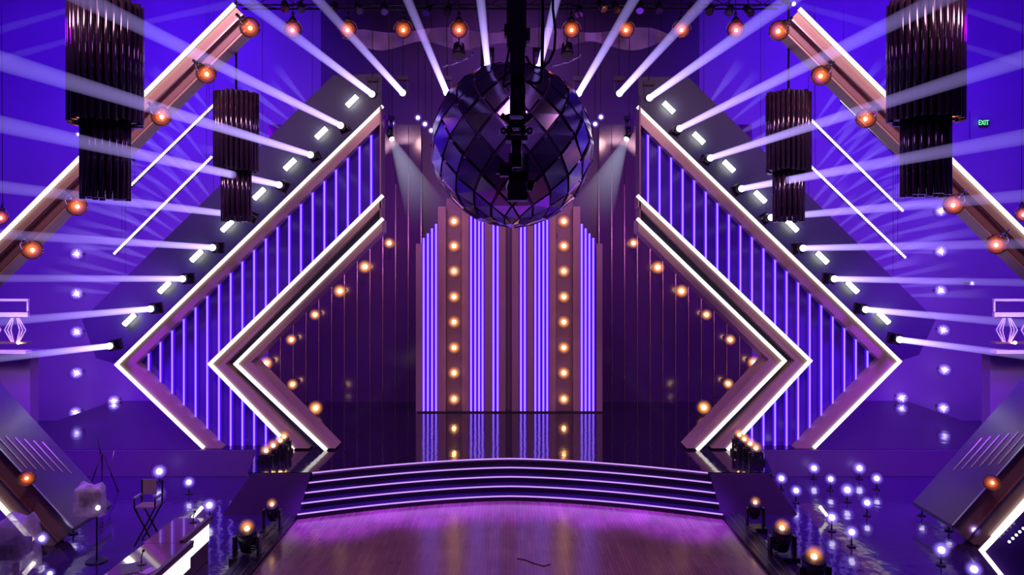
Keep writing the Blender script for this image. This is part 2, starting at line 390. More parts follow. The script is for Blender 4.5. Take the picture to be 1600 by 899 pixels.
def band(A, B, D, dy):
    """prism between two chevron polylines (px)"""
    pts = [at(*p, D) for p in A]+[at(*p, D) for p in reversed(B)]
    u = MB(); u.prism([at(*A[0], D), at(*A[1], D), at(*B[1], D), at(*B[0], D)], dy)
    l_ = MB(); l_.prism([at(*A[1], D), at(*A[2], D), at(*B[2], D), at(*B[1], D)], dy)
    return u, l_
def led_line(p, q, D, w, parent, name='led_line', mat='led_white', depth=0.08):
    a = at(*p, D); b = at(*q, D); d = (b-a).normalized()*w*0.4
    return MB().bar(a-d, b+d, w, depth).build(name, mat, parent)
for s in (-1, 1):
    S = SPEC[s]; side = SIDE[s]
    t = empty('chevron_portal', (s*9, DA+.6, ZS), '%s pointed portal frame of tan boards holding violet vertical light strips' % side, 'stage portal')
    # outer frame: LED line, face board, recess
    def off(P, k): return tuple((p[0]+s*(-k)*0, p[1]) for p in P)
    for nm, A, B, mat, D, dy in (('outer_board', S['o'], S['oi'], 'tan', DA, 0.5), ('middle_board', S['m'], S['mi'], 'tan', DA-0.25, 0.7), ('inner_board', S['n'], S['ni'], 'tan', DA-0.3, 0.9)):
        # keep the far board where it belongs in px by projecting at its own depth
        u, l_ = band(A, B, D, dy)
        if nm != 'outer_board':
            for mbx in (u, l_):
                for v in mbx.v: v.z = max(v.z, ZS)
        u.build(nm, mat, t); l_.build(nm, mat, t)
    u, l_ = band(S['mi'], S['n'], DA+0.15, 0.1); u.build('groove_board', 'slate', t); l_.build('groove_board', 'slate', t)
    for key, D in (('o', DA-0.04), ('m', DA-0.29), ('n', DA-0.34)):
        A = S[key]; w_ = 0.11 if key != 'o' else 0.10
        bot = list(A[2]); zb = HY+(EYE-ZS)*FPX/D; bot = (A[1][0]+(A[2][0]-A[1][0])*(zb-2-A[1][1])/(A[2][1]-A[1][1]), zb-2)
        led_line(A[0], A[1], D, w_, t); led_line(A[1], bot, D, w_, t)
    # backing panels and strips between them
    sx = S['sx']; DP = DA+0.42; (iT, iV, iB) = S['oi']; (mT, mV, mB) = S['m']
    def top_y(x): return line_y(x, iT, iV)
    def bot_y(x): return min(YBOT, line_y(x, iV, iB))
    def inside(x): return (x-iV[0])*(-s) > 0
    edges = ([iV[0]]+sx+[S['edge']]) if s < 0 else ([S['edge']]+sx+[iV[0]])
    for a, b_ in zip(edges[:-1], edges[1:]):
        if abs(b_-a) < 1: continue
        g = 0.35
        nT, nV, nB = S['n']; xm = (a+b_)/2
        behind = (xm-nV[0])*(-s) > 0
        lo = lambda x: min(707, bot_y(x)+6)
        if not behind: polys = [[(a+g, top_y(a+g)-6), (b_-g, top_y(b_-g)-6), (b_-g, lo(b_-g)), (a+g, lo(a+g))]]
        else:
            polys = [[(a+g, top_y(a+g)-6), (b_-g, top_y(b_-g)-6), (b_-g, line_y(b_-g, nT, nV)+6), (a+g, line_y(a+g, nT, nV)+6)]]
            la, lb = line_y(a+g, nV, nB)-6, line_y(b_-g, nV, nB)-6
            if max(la, lb) < 706: polys.append([(a+g, min(706, la)), (b_-g, min(706, lb)), (b_-g, 707), (a+g, 707)])
        for P in polys:
            pts = [at(*p, DP) for p in P]
            for p in pts: p.z = max(p.z, ZS+0.0)
            rr = random.uniform(-.02, .02)
            pts[1] += Vector((0, rr*.8, 0)); pts[2] += Vector((0, rr*.8, 0))
            MB().prism(pts, 0.06).build('backing_panel', 'strip_backing', t)
    def strip(px, y0, y1):
        if y1-y0 < 6: return
        a = at(px, y0, DP-0.08); b = at(px, y1, DP-0.08); mb = MB(); x = a.x; zc = (a.z+b.z)/2; h = a.z-b.z
        mb.cur = 1; mb.box((x, DP-0.03, zc), (0.125, 0.05, h))  # emissive box paints the strip's blue edge glow
        mb.cur = 0; mb.cyl((x, DP-0.08, a.z), (x, DP-0.08, b.z), 0.028, n=8)
        mb.build('light_strip', ['led_lavender', 'strip_glow_blue'], t)
    for x in sx:
        ty = top_y(x)+2; by = bot_y(x)-2
        beyond = (x-mV[0])*(-s) > 0        # over the middle chevron
        if (x < mV[0]) if s < 0 else (x > mV[0]):
            if by-ty > 6: strip(x, ty, by)
            else: strip(x, 563, 572)
        else:
            strip(x, ty, line_y(x, mT, mV)-2)
            yb = line_y(x, mV, mB)+3
            strip(x, yb, min(YBOT-2, by))
    # closing edge of the portal at its inner end
    MB().box((at(S['edge'], 0, DA+.15).x, DA+0.15, (at(0, 168, DA).z+at(0, 362, DA).z)/2), (0.05, 0.8, at(0, 168, DA).z-at(0, 362, DA).z)).build('end_cap', 'tan_dark', t)

    # slate panel above the portal with blinders and moving heads
    if s < 0: poly = [(597, 165), (597, 40), (181, 445), (120, 510), (178, 569)]
    else: poly = [(997, 165), (997, 40), (1412, 443), (1470, 508), (1410, 566)]
    hp = empty('lamp_panel', at(poly[2][0], poly[2][1], 27.0), 'dark slate panel along the outside edge of the %s pointed portal' % side, 'panel')
    if s < 0: U = [(597, 163), (597, 115), (520, 118), (128, 500), (150, 560), (178, 568)]
    else: U = [(997, 163), (997, 120), (1075, 120), (1462, 500), (1436, 555), (1410, 563)]
    MB().prism([at(*p, 26.9) for p in U], 0.12).build('panel_board', 'slate', hp)
    for px_, py_ in ((330, 400),):
        q_ = at(px_ if s < 0 else 1594-px_, py_, 27.1); MB().box((q_.x, 27.1, (q_.z+ZS)/2), (.12, .12, q_.z-ZS)).build('support_post', 'black_metal', hp)
    bl = [(550,158),(502,208),(453,257),(405,303),(355,353),(307,400),(257,449),(202,500)] if s < 0 else \
         [(1045,168),(1092,216),(1139,260),(1188,308),(1238,353),(1285,403),(1332,449),(1381,497)]
    for i, (x, y) in enumerate(bl):
        c = at(x, y, 26.72); d = Vector((-s*0.72, 0, 0.69)) ; L = 0.24
        b0 = empty('blinder_lamp', c, 'short warm white tube lamp on the %s slate panel, %s' % (side, ORD[i]), 'lamp', 'white tube lamps on the %s slate panel' % side)
        MB().bar(c-d*(L-.02)+Vector((0, .13, 0)), c+d*(L-.02)+Vector((0, .13, 0)), 0.08, 0.14).build('lamp_housing', 'black_metal', b0)
        MB().cyl(c-d*L, c+d*L, 0.085, n=12).build('lamp_tube', 'blinder', b0)

# ------------------------------------------------------------------ moving heads with beams
def beam(p0, p1, r0, r1, mat, parent, name='light_beam', n=20):
    p0 = Vector(p0); p1 = Vector(p1); L = (p1-p0).length; mb = MB()
    rings = [(0, r0*.5), (0, r0), (1, r1), (1, r1*.5)]
    vs = [(0, 0, 0)]+[(r*math.cos(2*PI*i/n), r*math.sin(2*PI*i/n), z) for z, r in rings for i in range(n)]+[(0, 0, 1)]
    fs = [(0, 1+(i+1) % n, 1+i) for i in range(n)]+[(4*n+1, 1+3*n+i, 1+3*n+(i+1) % n) for i in range(n)]
    fs += [(1+j*n+i, 1+j*n+(i+1) % n, 1+(j+1)*n+(i+1) % n, 1+(j+1)*n+i) for j in range(3) for i in range(n)]
    mb.add(vs, fs, False)
    o = bpy.data.objects.new(name, mb.mesh(name, mat)); C.objects.link(o)
    o.parent = parent; o.location = p0-parent.location
    o.scale = (1, 1, L); o.rotation_euler = (p1-p0).to_track_quat('Z', 'Y').to_euler(); return o
def moving_head(loc, d, label, group, lens='lens_white', r=0.11, cat='stage light', back=Vector((0, 1, 0)), name='moving_head_light', rod=False):
    t = empty(name, loc, label, cat, group); loc = Vector(loc); d = d.normalized()
    bx_ = loc - d*0.34; up = -back
    mb = MB(); mb.cyl(loc-d*0.42, loc-d*0.02, r*1.25, r*1.15, 14); mb.cyl(loc-d*0.5, loc-d*0.42, r*0.8, r*1.25, 14); mb.build('lamp_head', 'black_metal', t)
    side = d.cross(back); side = side.normalized() if side.length > .1 else Vector((1, 0, 0))
    base = loc-d*0.24+back*0.42
    for k in (-1, 1): MB().bar(loc-d*0.24+side*k*(r*1.4), base+side*k*(r*1.4), 0.05, 0.12, d).build('yoke_arm', 'black_metal', t)
    if rod: MB().cyl(base, (base.x, base.y, ZC), .012, n=8).build('drop_rod', 'black_metal', t)
    MB().bar(base, base+back*0.14, r*3.4, r*2.6, d).build('lamp_base', 'black_metal', t)
    mb = MB(); mb.sph(loc, r, 16, 10); mb.build('lens', lens, t)
    return t
HD = 25.4
left_beams = [((698,145),(637,0),7),((629,145),(497,0),7.5),((581,147),(385,0),10),((532,196),(135,0),14),((485,242),(0,95),16),((436,289),(0,194),14),
              ((385,338),(0,292),10),((332,387),(0,366),8),((285,436),(0,435),6),((235,483),(0,503),7),((171,541),(0,560),6)]
right_beams = [((904,146),(990,0),8),((968,146),(1102,0),9),((1015,153),(1233,0),12),((1062,201),(1466,0),14),((1110,247),(1600,92),14),((1159,295),(1600,214),13),
               ((1205,340),(1600,306),10),((1255,388),(1600,381),8),((1304,436),(1600,442),6),((1353,484),(1600,506),7),((1406,531),(1600,556),6)]
for s, bs in ((-1, left_beams), (1, right_beams)):
    for i, (a, b_, r1) in enumerate(bs):
        p0 = at(*a, HD); De = 8.5 if i < 6 else 11.0
        # carry the beam on past the frame's edge
        ex = 1.12; q = (a[0]+(b_[0]-a[0])*ex, a[1]+(b_[1]-a[1])*ex)
        p1 = at(*q, De); d = p1-p0
        grp = 'beam lights along the %s portal' % SIDE[s]
        t = moving_head(p0, d, 'beam light with lavender beam along the %s portal edge, %s' % (SIDE[s], ['innermost, nearest the ball','second from the ball','third from the ball','fourth from the ball','fifth from the ball','sixth from the ball','seventh, beside small hanging tubes','fourth from the tip','third from the tip','second from the tip','outermost, at the tip'][i]), grp, back=Vector((0, 0, 1)) if i < 3 else Vector((0, 1, 0)), rod=i < 3)
        beam(p0+d.normalized()*.05, p1, 4.6/FPX*HD, r1*1.1/FPX*De, 'beam_haze', t)
for s, a, b_ in ((-1, (762, 104), (751, 0)), (1, (843, 104), (869, 0))):
    p0 = at(*a, 22.0); p1 = at(a[0]+(b_[0]-a[0])*1.3, a[1]+(b_[1]-a[1])*1.3, 10.0); d = p1-p0
    t = moving_head(p0-d.normalized()*.1, d, 'black beam light just above the mirror ball, %s of the crane' % SIDE[s], 'beam lights above the mirror ball', back=Vector((0, .3, 1)), rod=True)
    beam(p0, p1, 4.6/FPX*22, 8/FPX*10, 'beam_haze', t)
# far cross beams from lamps on the rig
for i, (a, b_) in enumerate([((212,38),(380,2)),((112,14),(-40,58)),((112,62),(-40,104)),((1498,12),(1640,58)),((1500,70),(1640,112)),((1240,6),(1375,42))]):
    p0 = at(*a, 29.0); p1 = at(*b_, 27.0); d = p1-p0
    t = moving_head(p0, d, 'distant beam light behind the %s, with %s faint beam' % ('left hanging tubes' if i < 3 else 'right hanging tubes', ['inner', 'upper', 'lower', 'upper', 'lower', 'inner'][i]), 'distant beam lights', r=0.08, back=Vector((0, 0, 1)), rod=True)
    beam(p0, p1, 0.10, 0.16, 'beam_haze_faint', t)
# white spot fans beside the ball
for s, a, b_ in ((-1, (612, 217), (680, 360)), (1, (979, 217), (912, 360))):
    p0 = at(*a, 25.0); p1 = at(*b_, 24.0); d = p1-p0
    t = moving_head(p0, d, 'small spot lamp throwing a pale grey cone down, %s of the mirror ball' % SIDE[s], 'pale spot lamps beside the ball', r=0.085, back=Vector((0, 0, 1)), rod=True)
    beam(p0, p1, 0.07, 0.85, 'spot_haze', t, n=28)

# ------------------------------------------------------------------ pixel battens with fans
battens = [(-1,(492,163),(403,251),28.2),(-1,(333,165),(200,294),29.5),(-1,(330,246),(179,396),29.0),(-1,(341,310),(184,466),28.4),
           (1,(1095,163),(1196,264),28.2),(1,(1266,186),(1410,329),29.5),(1,(1315,157),(1400,239),30.0),(1,(1267,260),(1414,402),29.0),(1,(1256,318),(1407,469),28.4)]
bnames = ['innermost, above the far hanging tubes', 'upper outer', 'middle', 'lowest, longest', 'innermost', 'second, upper', 'outermost, topmost', 'middle', 'lowest, longest']
for i, (s, a, b_, D) in enumerate(battens):
    A = at(*a, D); B = at(*b_, D); t = empty('pixel_batten', A, 'slanting row of tiny white lights in the %s haze, %s' % (SIDE[s], bnames[i]), 'light bar', 'slanting light bars on the %s' % SIDE[s])
    MB().bar(A+Vector((0, .1, 0)), B+Vector((0, .1, 0)), 0.09, 0.08).build('batten_housing', 'black_metal', t)
    for P in (A.lerp(B, .06), A.lerp(B, .94)): MB().cyl(P+Vector((0, .12, 0)), (P.x, P.y+.12, ZC), .008, n=5).build('drop_wire', 'black_metal', t)
    L = (B-A).length; n_ = int(L/0.095); mb = MB()
    for k in range(n_+1): mb.sph(A.lerp(B, k/n_), 0.058, 6, 4)
    o = mb.build('pixel_row', 'led_pixel', t); o['kind'] = 'stuff'
    m_ = max(6, int(L/0.42))
    for k in range(m_):
        f = (k+.5)/m_; p = A.lerp(B, f)
        ang = (1-f)*0.95+0.05+random.uniform(-.05, .05); ln = random.uniform(1.6, 3.2)
        dv = Vector((s*math.cos(ang), -0.35, math.sin(ang))); dv.normalize()
        beam(p, p+dv*ln, 0.02, 0.16+random.uniform(0, .10), 'fan_haze', t, 'fan_beam', 10)

# ------------------------------------------------------------------ big foreground chevrons with amber globe lamps
def amber_lamp(c, r, label, group, hang=None, cat='lamp', rod=False):
    """smoked glass globe lamp; hang = unit vector from the globe to its bracket"""
    c = Vector(c); t = empty('globe_lamp', c, label, cat, group)
    h = Vector(hang if hang else (0, 0, 1)).normalized()
    globe(c, r, 'amber_globe', t)
    MB().sph(c-h*r*0.1, r*0.20, 12, 8).build('bulb', 'bulb_amber', t)
    mb = MB(); mb.cyl(c+h*r*0.92, c+h*r*1.35, r*0.5, r*0.34, 12); mb.cyl(c+h*r*1.35, c+h*r*2.1, r*0.16, r*0.16, 8); mb.build('lamp_socket', 'black_metal', t)
    if rod: MB().cyl(c+h*r*2, (c.x, c.y+.03, ZC), .012, n=8).build('drop_rod', 'black_metal', t)
    mb = MB(); q = h.to_track_quat('Z', 'Y'); pts = []
    for k in range(13):
        a = PI*k/12; pts.append(c+q @ Vector((math.cos(a)*r*1.12, 0, math.sin(a)*r*1.12)))
    mb.tube(pts, r*0.045, 6); mb.build('bracket', 'steel', t)
    return t
DN = 19.5
near = {-1: dict(T=(365, 8), V=(-201, 571), B=(70, 866), lamps=[(390,43),(322,115),(252,182),(120,322),(50,390)], low=(42,748)),
        1: dict(T=(1250, 15), V=(1800, 560), B=(1533, 861), lamps=[(1217,48),(1283,118),(1353,185),(1490,320),(1557,382)], low=(1550,755))}
for s in (-1, 1):
    N = near[s]; side = SIDE[s]
    t = empty('outer_chevron', at(N['B'][0], 860, DN), 'large tan slanting beam frame with white light edge at far %s' % side, 'stage frame')
    def sh(p, dx, dy=0): return (p[0]-s*dx, p[1]+dy)
    T, V, B = N['T'], N['V'], N['B']
    # upper arm: light edge, two tan boards with bright joints, running parallel inwards
    u = Vector((V[0]-T[0], V[1]-T[1])).normalized(); nrm = Vector((-u.y*s, u.x*s)) if True else None
    if nrm.x*(-s) < 0: nrm = -nrm
    def q(p, k): return (p[0]+nrm.x*k, p[1]+nrm.y*k)
    led_line(T, V, DN-0.05, 0.085, t)
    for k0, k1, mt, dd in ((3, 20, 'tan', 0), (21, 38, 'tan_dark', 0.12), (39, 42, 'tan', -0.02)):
        MB().prism([at(*q(T, k0), DN+dd), at(*q(V, k0), DN+dd), at(*q(V, k1), DN+dd), at(*q(T, k1), DN+dd)], 0.5).build('arm_board', mt, t)
    a_, b0_ = at(*q(T, 20.5), DN-.02), at(*q(V, 20.5), DN-.02)
    MB().bar(a_, b0_, 0.03, 0.05).build('trim_line', 'steel', t)
    # lower arm
    u2 = Vector((B[0]-V[0], B[1]-V[1])).normalized(); n2 = Vector((u2.y, -u2.x))
    if n2.x*(-s) < 0: n2 = -n2
    def q2(p, k): return (p[0]+n2.x*k, p[1]+n2.y*k)
    led_line(V, (B[0]-u2.x*30, B[1]-u2.y*30), DN-0.05, 0.085, t)
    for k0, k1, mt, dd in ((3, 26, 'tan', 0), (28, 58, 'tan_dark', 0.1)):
        MB().prism([at(*q2(V, k0), DN+dd), at(*q2(B, k0), DN+dd), at(*q2(B, k1), DN+dd), at(*q2(V, k1), DN+dd)], 0.4).build('arm_board', mt, t)
    for k in (27, 59):
        MB().bar(at(*q2(V, k), DN-.02), at(*q2(B, k), DN-.02), 0.035, 0.05).build('trim_line', 'steel', t)
    # glossy reveal of the lower arm running back in depth; thin white rods paint reflected light streaks
    g0 = at(*q2(V, 60), DN); g1 = at(*q2(B, 60), DN)
    bk = Vector((0, 1.9, 0))
    MB().add([g0, g1, g1+bk, g0+bk, g0-Vector((0,0,.1)), g1-Vector((0,0,.1)), g1+bk-Vector((0,0,.1)), g0+bk-Vector((0,0,.1))],
             [(0,1,2,3),(7,6,5,4),(0,4,5,1),(1,5,6,2),(2,6,7,3),(3,7,4,0)]).build('reveal_panel', 'reveal', t)
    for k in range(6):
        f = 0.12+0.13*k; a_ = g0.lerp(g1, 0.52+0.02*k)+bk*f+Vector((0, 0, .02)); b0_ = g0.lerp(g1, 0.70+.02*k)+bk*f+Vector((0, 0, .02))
        MB().cyl(a_, b0_, 0.016, n=6).build('reflection_streak', 'white_paint', t)
    for i, p in enumerate(N['lamps']):
        amber_lamp(at(*p, DN-0.35), 0.25, 'amber globe lamp on the %s slanting beam, %s' % (side, ORD[i]), 'globe lamps on the %s slanting beam' % side, (s*0.7, 0.2, 0.7))
    amber_lamp(at(*N['low'], DN-0.3), 0.2, 'amber globe lamp on the lower %s slanting beam near the floor' % side, 'low globe lamps', (s*0.15, 1.0, -0.45))
for s, p in ((-1, (1, 340)), (1, (1599, 335))):
    amber_lamp(at(*p, 27.0), 0.26, 'amber globe lamp at the very %s edge of the picture beyond the slanting beam' % SIDE[s], 'edge globe lamps', (0, .2, 1), rod=True)

# ------------------------------------------------------------------ hanging tube chandeliers
def chandelier(cx_px, D, r1, ytop, ymid, r2, ybot, n1, n2, label, group):
    top = at(cx_px, ytop, D); mid = at(cx_px, ymid, D); bot = at(cx_px, ybot, D); R1 = r1/FPX*D; R2 = r2/FPX*D
    t = empty('tube_chandelier', (top.x, top.y, bot.z), label, 'chandelier', group)
    tr = PI*R1/n1*1.02
    me1 = MB().cyl((0, 0, 0), (0, 0, top.z-mid.z), tr*.86, n=10).mesh('glass_tube', 'smoked_tube')
    me2 = MB().cyl((0, 0, 0), (0, 0, mid.z-bot.z+.15), tr*.86, n=10).mesh('glass_tube', 'smoked_tube')
    for k in range(n1):
        a = 2*PI*k/n1; dz = random.uniform(-.03, .03)
        inst('glass_tube', me1, t, Vector((top.x+R1*math.cos(a), D+R1*math.sin(a), mid.z+dz))-t.location)
    for k in range(n2):
        a = 2*PI*k/n2; dz = random.uniform(-.03, .03)
        inst('glass_tube', me2, t, Vector((top.x+R2*math.cos(a), D+R2*math.sin(a), bot.z+dz))-t.location)
    MB().cyl((top.x, D, top.z-.03), (top.x, D, top.z), R1*.97, n=24).build('top_plate', 'black_metal', t)
    MB().cyl((top.x, D, mid.z+.05), (top.x, D, mid.z+.09), R1*.93, n=24).build('middle_plate', 'black_metal', t)
    MB().cyl((top.x, D, mid.z+.12), (top.x, D, top.z-.1), R1*.80, n=24).build('inner_drum', 'black_metal', t)
    MB().cyl((top.x, D, bot.z+.12), (top.x, D, mid.z+.05), R2*.80, n=24).build('inner_drum', 'black_metal', t)
    MB().cyl((top.x, D, top.z), (top.x, D, ZC), 0.03, n=8).build('drop_rod', 'black_metal', t)
    g = max(.12, R1*.55)
    for k in range(3):
        a = random.uniform(-2.4, -.7); z = mid.z+.05
        c = Vector((top.x+(R1+tr*.9)*math.cos(a), D+(R1+tr*.9)*math.sin(a), 0))
    return t
chandelier(165, 14.0, 50, 8, 193, 32, 311, 30, 20, 'large two-tier hanging cluster of dark glass tubes, near left', 'large tube chandeliers')
chandelier(1446, 14.0, 51, 4, 189, 32, 307, 30, 20, 'large two-tier hanging cluster of dark glass tubes, near right', 'large tube chandeliers')
chandelier(369, 20.0, 31, 147, 269, 20, 346, 26, 17, 'smaller two-tier hanging cluster of dark glass tubes over the left portal arm', 'small tube chandeliers')
chandelier(1232, 20.0, 31, 147, 269, 21, 346, 26, 17, 'smaller two-tier hanging cluster of dark glass tubes over the right portal arm', 'small tube chandeliers')

# ------------------------------------------------------------------ amber bulbs on walls
def dish_bulb(c, r, label, group, bulb='bulb_amber', gmat='halo_globe', dish='tan_dark', name='wall_bulb'):
    c = Vector(c); t = empty(name, c, label, 'lamp', group)
    MB().cyl(c+Vector((0, r*.9, 0)), c+Vector((0, r*1.3, 0)), r*0.25, r*.3, 14).build('lamp_base', dish, t)
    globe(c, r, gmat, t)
    MB().sph(c, r*0.28, 10, 8).build('bulb', bulb, t)
    return t
for s, pts in ((-1, [(608,380),(570,417),(531,455),(492,492),(455,531),(416,568),(457,601),(493,638)]),
               (1, [(990,380),(1028,418),(1065,455),(1104,492),(1141,531),(1178,567),(1138,600),(1100,637)])):
    for i, p in enumerate(pts):
        dish_bulb(at(*p, 33.9 if p[1] < 620 else 31.5), 0.36 if i in (2, 5, 1, 7) else .30, 'amber bulb on the plum wall inside the %s portal, %s' % (SIDE[s], ORD[i]), 'amber bulbs inside the %s portal' % SIDE[s])
for s, x in ((-1, 709.5), (1, 881)):
    for i, y in enumerate([346, 384.5, 424, 464, 503.5, 543.5, 583, 624]):
        dish_bulb(at(x, y, 31.9), 0.31, 'amber bulb in the %s recess of the column front, %s' % (SIDE[s], ORD[i]), 'amber bulbs in the %s column recess' % SIDE[s])
star = {-1: [(122,210),(200,247),(120,397),(120,459),(120,519),(120,583),(118,645),(178,627),(226,673)],
        1: [(1412,247),(1470,330),(1470,393),(1519,443),(1470,454),(1474,516),(1476,578),(1474,638),(1409,622),(1364,670)]}
for s in star:
    for i, p in enumerate(star[s]):
        c = at(*p, 34.3); R = 0.26 if (s < 0 and i > 1) or (s > 0 and i not in (0, 3)) else .13
        t = empty('star_glare_lamp', c, 'small white lamp with starburst glare on the violet %s wall, %s' % (SIDE[s], ORD[i]), 'lamp', 'lamps with starburst glare on the %s wall' % SIDE[s])
        mb = MB(); mb.sph(c, R*.30, 8, 6)
        for k in range(7):
            a = 2*PI*k/7+.3*i; e = c+Vector((math.cos(a), -.1, math.sin(a)))*R*(.78 if k % 2 else .5)
            mb.cyl(c, e, R*.10, 0.003, 5)  # spikes of glare shaped as thin emissive cones
        mb.build('glare_star', 'bulb_violet', t)
        globe(c, R*1.25, 'violet_halo', t)
        MB().cyl(c+Vector((0, R*1.2, 0)), c+Vector((0, .58, 0)), .04, n=8).build('lamp_arm', 'black_metal', t)
# small violet lamps beside the ball
for i, (x, y) in enumerate([(612,193),(653,184),(664,194),(674,204),(939,183),(930,194)]):
    c = at(x, y, 27.5); nm = ['lone one above the left pale spot', 'upper of three in a slanting row left of the ball', 'middle of three in a slanting row left of the ball', 'lower of three in a slanting row left of the ball', 'upper of two right of the ball', 'lower of two right of the ball'][i]
    t = empty('violet_lamp', c, 'tiny violet round lamp, ' + nm, 'lamp', 'tiny violet lamps beside the mirror ball')
    globe(c, 0.17, 'violet_halo', t); MB().sph(c, 0.07, 10, 6).build('bulb', 'bulb_violet', t)
    MB().cyl(c+Vector((0, .1, .1)), (c.x, c.y+.1, ZC), .010, n=6).build('lamp_rod', 'black_metal', t)

# ------------------------------------------------------------------ lamps over the stage top, valance, rig
for i, x in enumerate([457, 543, 630, 717, 893, 978, 1065, 1150]):
    nm = ['first', 'second', 'third', 'fourth', 'fifth', 'sixth', 'seventh', 'last'][i]
    amber_lamp(at(x, 46, 24.0), 0.27, 'amber globe lamp of the ceiling row, %s from the left' % nm, 'globe lamps of the ceiling row', (0, .1, 1), rod=True)
vm = MB(); pts = []
for k in range(61):
    f = k/60; x = 535+f*(1052-535)
    lo = 71+7*math.cos((x-595)/62*PI*0.95)*(1 if abs(x-800) > 60 else .6); hi = 47+6*math.cos((x-615)/62*PI*.8)*.7
    e = min(1, f/.06, (1-f)/.06); mid = (lo+hi)/2 + (1-e)*4
    lo = mid+(lo-mid)*(.35+.65*e); hi = mid+(hi-mid)*(.35+.65*e)
    yy = 27.0+0.25*math.sin(k*.9)
    pts.append((at(x, hi, yy), at(x, lo, yy)))
for k in range(60):
    a, b0 = pts[k]; c, d = pts[k+1]; off_ = Vector((0, .08, 0))
    vm.add([a, b0, d, c, a+off_, b0+off_, d+off_, c+off_], [(0,1,2,3),(7,6,5,4),(0,3,7,4),(1,5,6,2)])
vt = empty('valance', at(795, 60, 27), 'grey-mauve scalloped valance hanging under the ceiling behind the lamp row', 'valance')
vm.build('valance_cloth', 'valance', vt)
for k in (2, 16, 30, 44, 58):
    MB().cyl(pts[k][0]+Vector((0, .1, -.05)), (pts[k][0].x, pts[k][0].y+.1, ZC), .012, n=5).build('drop_wire', 'black_metal', vt)
def truss(x0, x1, y, z, label):
    t = empty('lighting_truss', ((x0+x1)/2, y, z), label, 'truss', 'lighting trusses')
    for dy, dz in ((-.2, -.2), (.2, -.2), (-.2, .2), (.2, .2)):
        MB().cyl((x0, y+dy, z+dz), (x1, y+dy, z+dz), .03, n=8).build('chord_pipe', 'black_metal', t)
    mb = MB(); n_ = int((x1-x0)/.6)
    for k in range(n_):
        a = x0+(x1-x0)*k/n_; b0 = x0+(x1-x0)*(k+1)/n_; f = 1 if k % 2 else -1
        mb.cyl((a, y-.2, z-.2*f), (b0, y-.2, z+.2*f), .015, n=6); mb.cyl((a, y-.2*f, z-.2), (b0, y+.2*f, z-.2), .015, n=6)
    o = mb.build('lattice_bars', 'black_metal', t); o['kind'] = 'stuff'
    for f in (.05, .35, .65, .95): MB().cyl((x0+(x1-x0)*f, y, z+.2), (x0+(x1-x0)*f, y, ZC), .015, n=6).build('hanger', 'black_metal', t)
truss(-8.5, 8.5, 24.2, 15.45, 'black lighting truss above the row of ceiling globe lamps')
rigx = [445, 470, 520, 560, 600, 640, 668, 700, 905, 940, 962, 1000, 1030, 1080, 1110, 1140, 1170]
for i, x in enumerate(rigx):
    p = at(x, 10+ (i*37 % 9), 24.0); d = Vector((random.uniform(-.5, .5), -.6, -.8))
    t = empty('par_lamp', p, 'unlit black can lamp on the stage truss, %s from the left' % (['first','second','third','fourth','fifth','sixth','seventh','eighth','ninth','tenth','eleventh','twelfth','thirteenth','fourteenth','fifteenth','sixteenth','seventeenth'][i]), 'lamp', 'unlit can lamps on the truss')
    d.normalize(); MB().cyl(p-d*.2, p+d*.15, .10, .13, 12).build('lamp_can', 'black_metal', t)
    MB().cyl(p+d*.15, p+d*.17, .115, .115, 12).build('lamp_glass', 'smoked_tube', t)
    MB().cyl(p, p+Vector((0, .1, .45)), .02, n=6).build('clamp', 'black_metal', t)

# ------------------------------------------------------------------ mirror ball
BC = at(800, 228, 20.0); BR = 128/FPX*20.0*0.995
ball = empty('mirror_ball', BC, 'huge faceted mirror ball of dark diamond-shaped mirrors hanging over the stage', 'mirror ball')
MB().sph(BC, BR*0.955, 48, 32).build('ball_core', 'mirror_frame', ball)
NL = 16; rows = 13; dl = PI/(rows+1)
for r_ in range(1, rows+1):
    lat = PI/2-r_*dl
    for k in range(NL):
        lon = 2*PI*(k+(0.5 if r_ % 2 else 0))/NL - PI/2
        dlo = PI/NL*0.86; dla = dl*0.86
        def S_(lo, la, R): return BC+Vector((math.cos(la)*math.cos(lo), math.cos(la)*math.sin(lo), math.sin(la)))*R
        jit = random.uniform(-.05, .05); j2 = random.uniform(-.05, .05)
        V4 = [S_(lon-dlo, lat, BR*(1+jit*.3)), S_(lon, lat-dla, BR*(1+j2*.3)), S_(lon+dlo, lat, BR*(1-jit*.3)), S_(lon, lat+dla, BR*(1-j2*.3))]
        cN = (sum(V4, Vector())/4-BC).normalized()
        W4 = [v-cN*.05 for v in V4]
        MB().add(V4+W4, [(0,1,2,3),(7,6,5,4),(0,4,5,1),(1,5,6,2),(2,6,7,3),(3,7,4,0)]).build('mirror_facet', 'mirror', ball)
for s in (-1, 0, 1):
    MB().cyl(BC+Vector((s*.8, 0, BR*.9)), (BC.x+s*.8, BC.y, ZC), .02, n=6).build('hanging_cable', 'black_metal', ball)

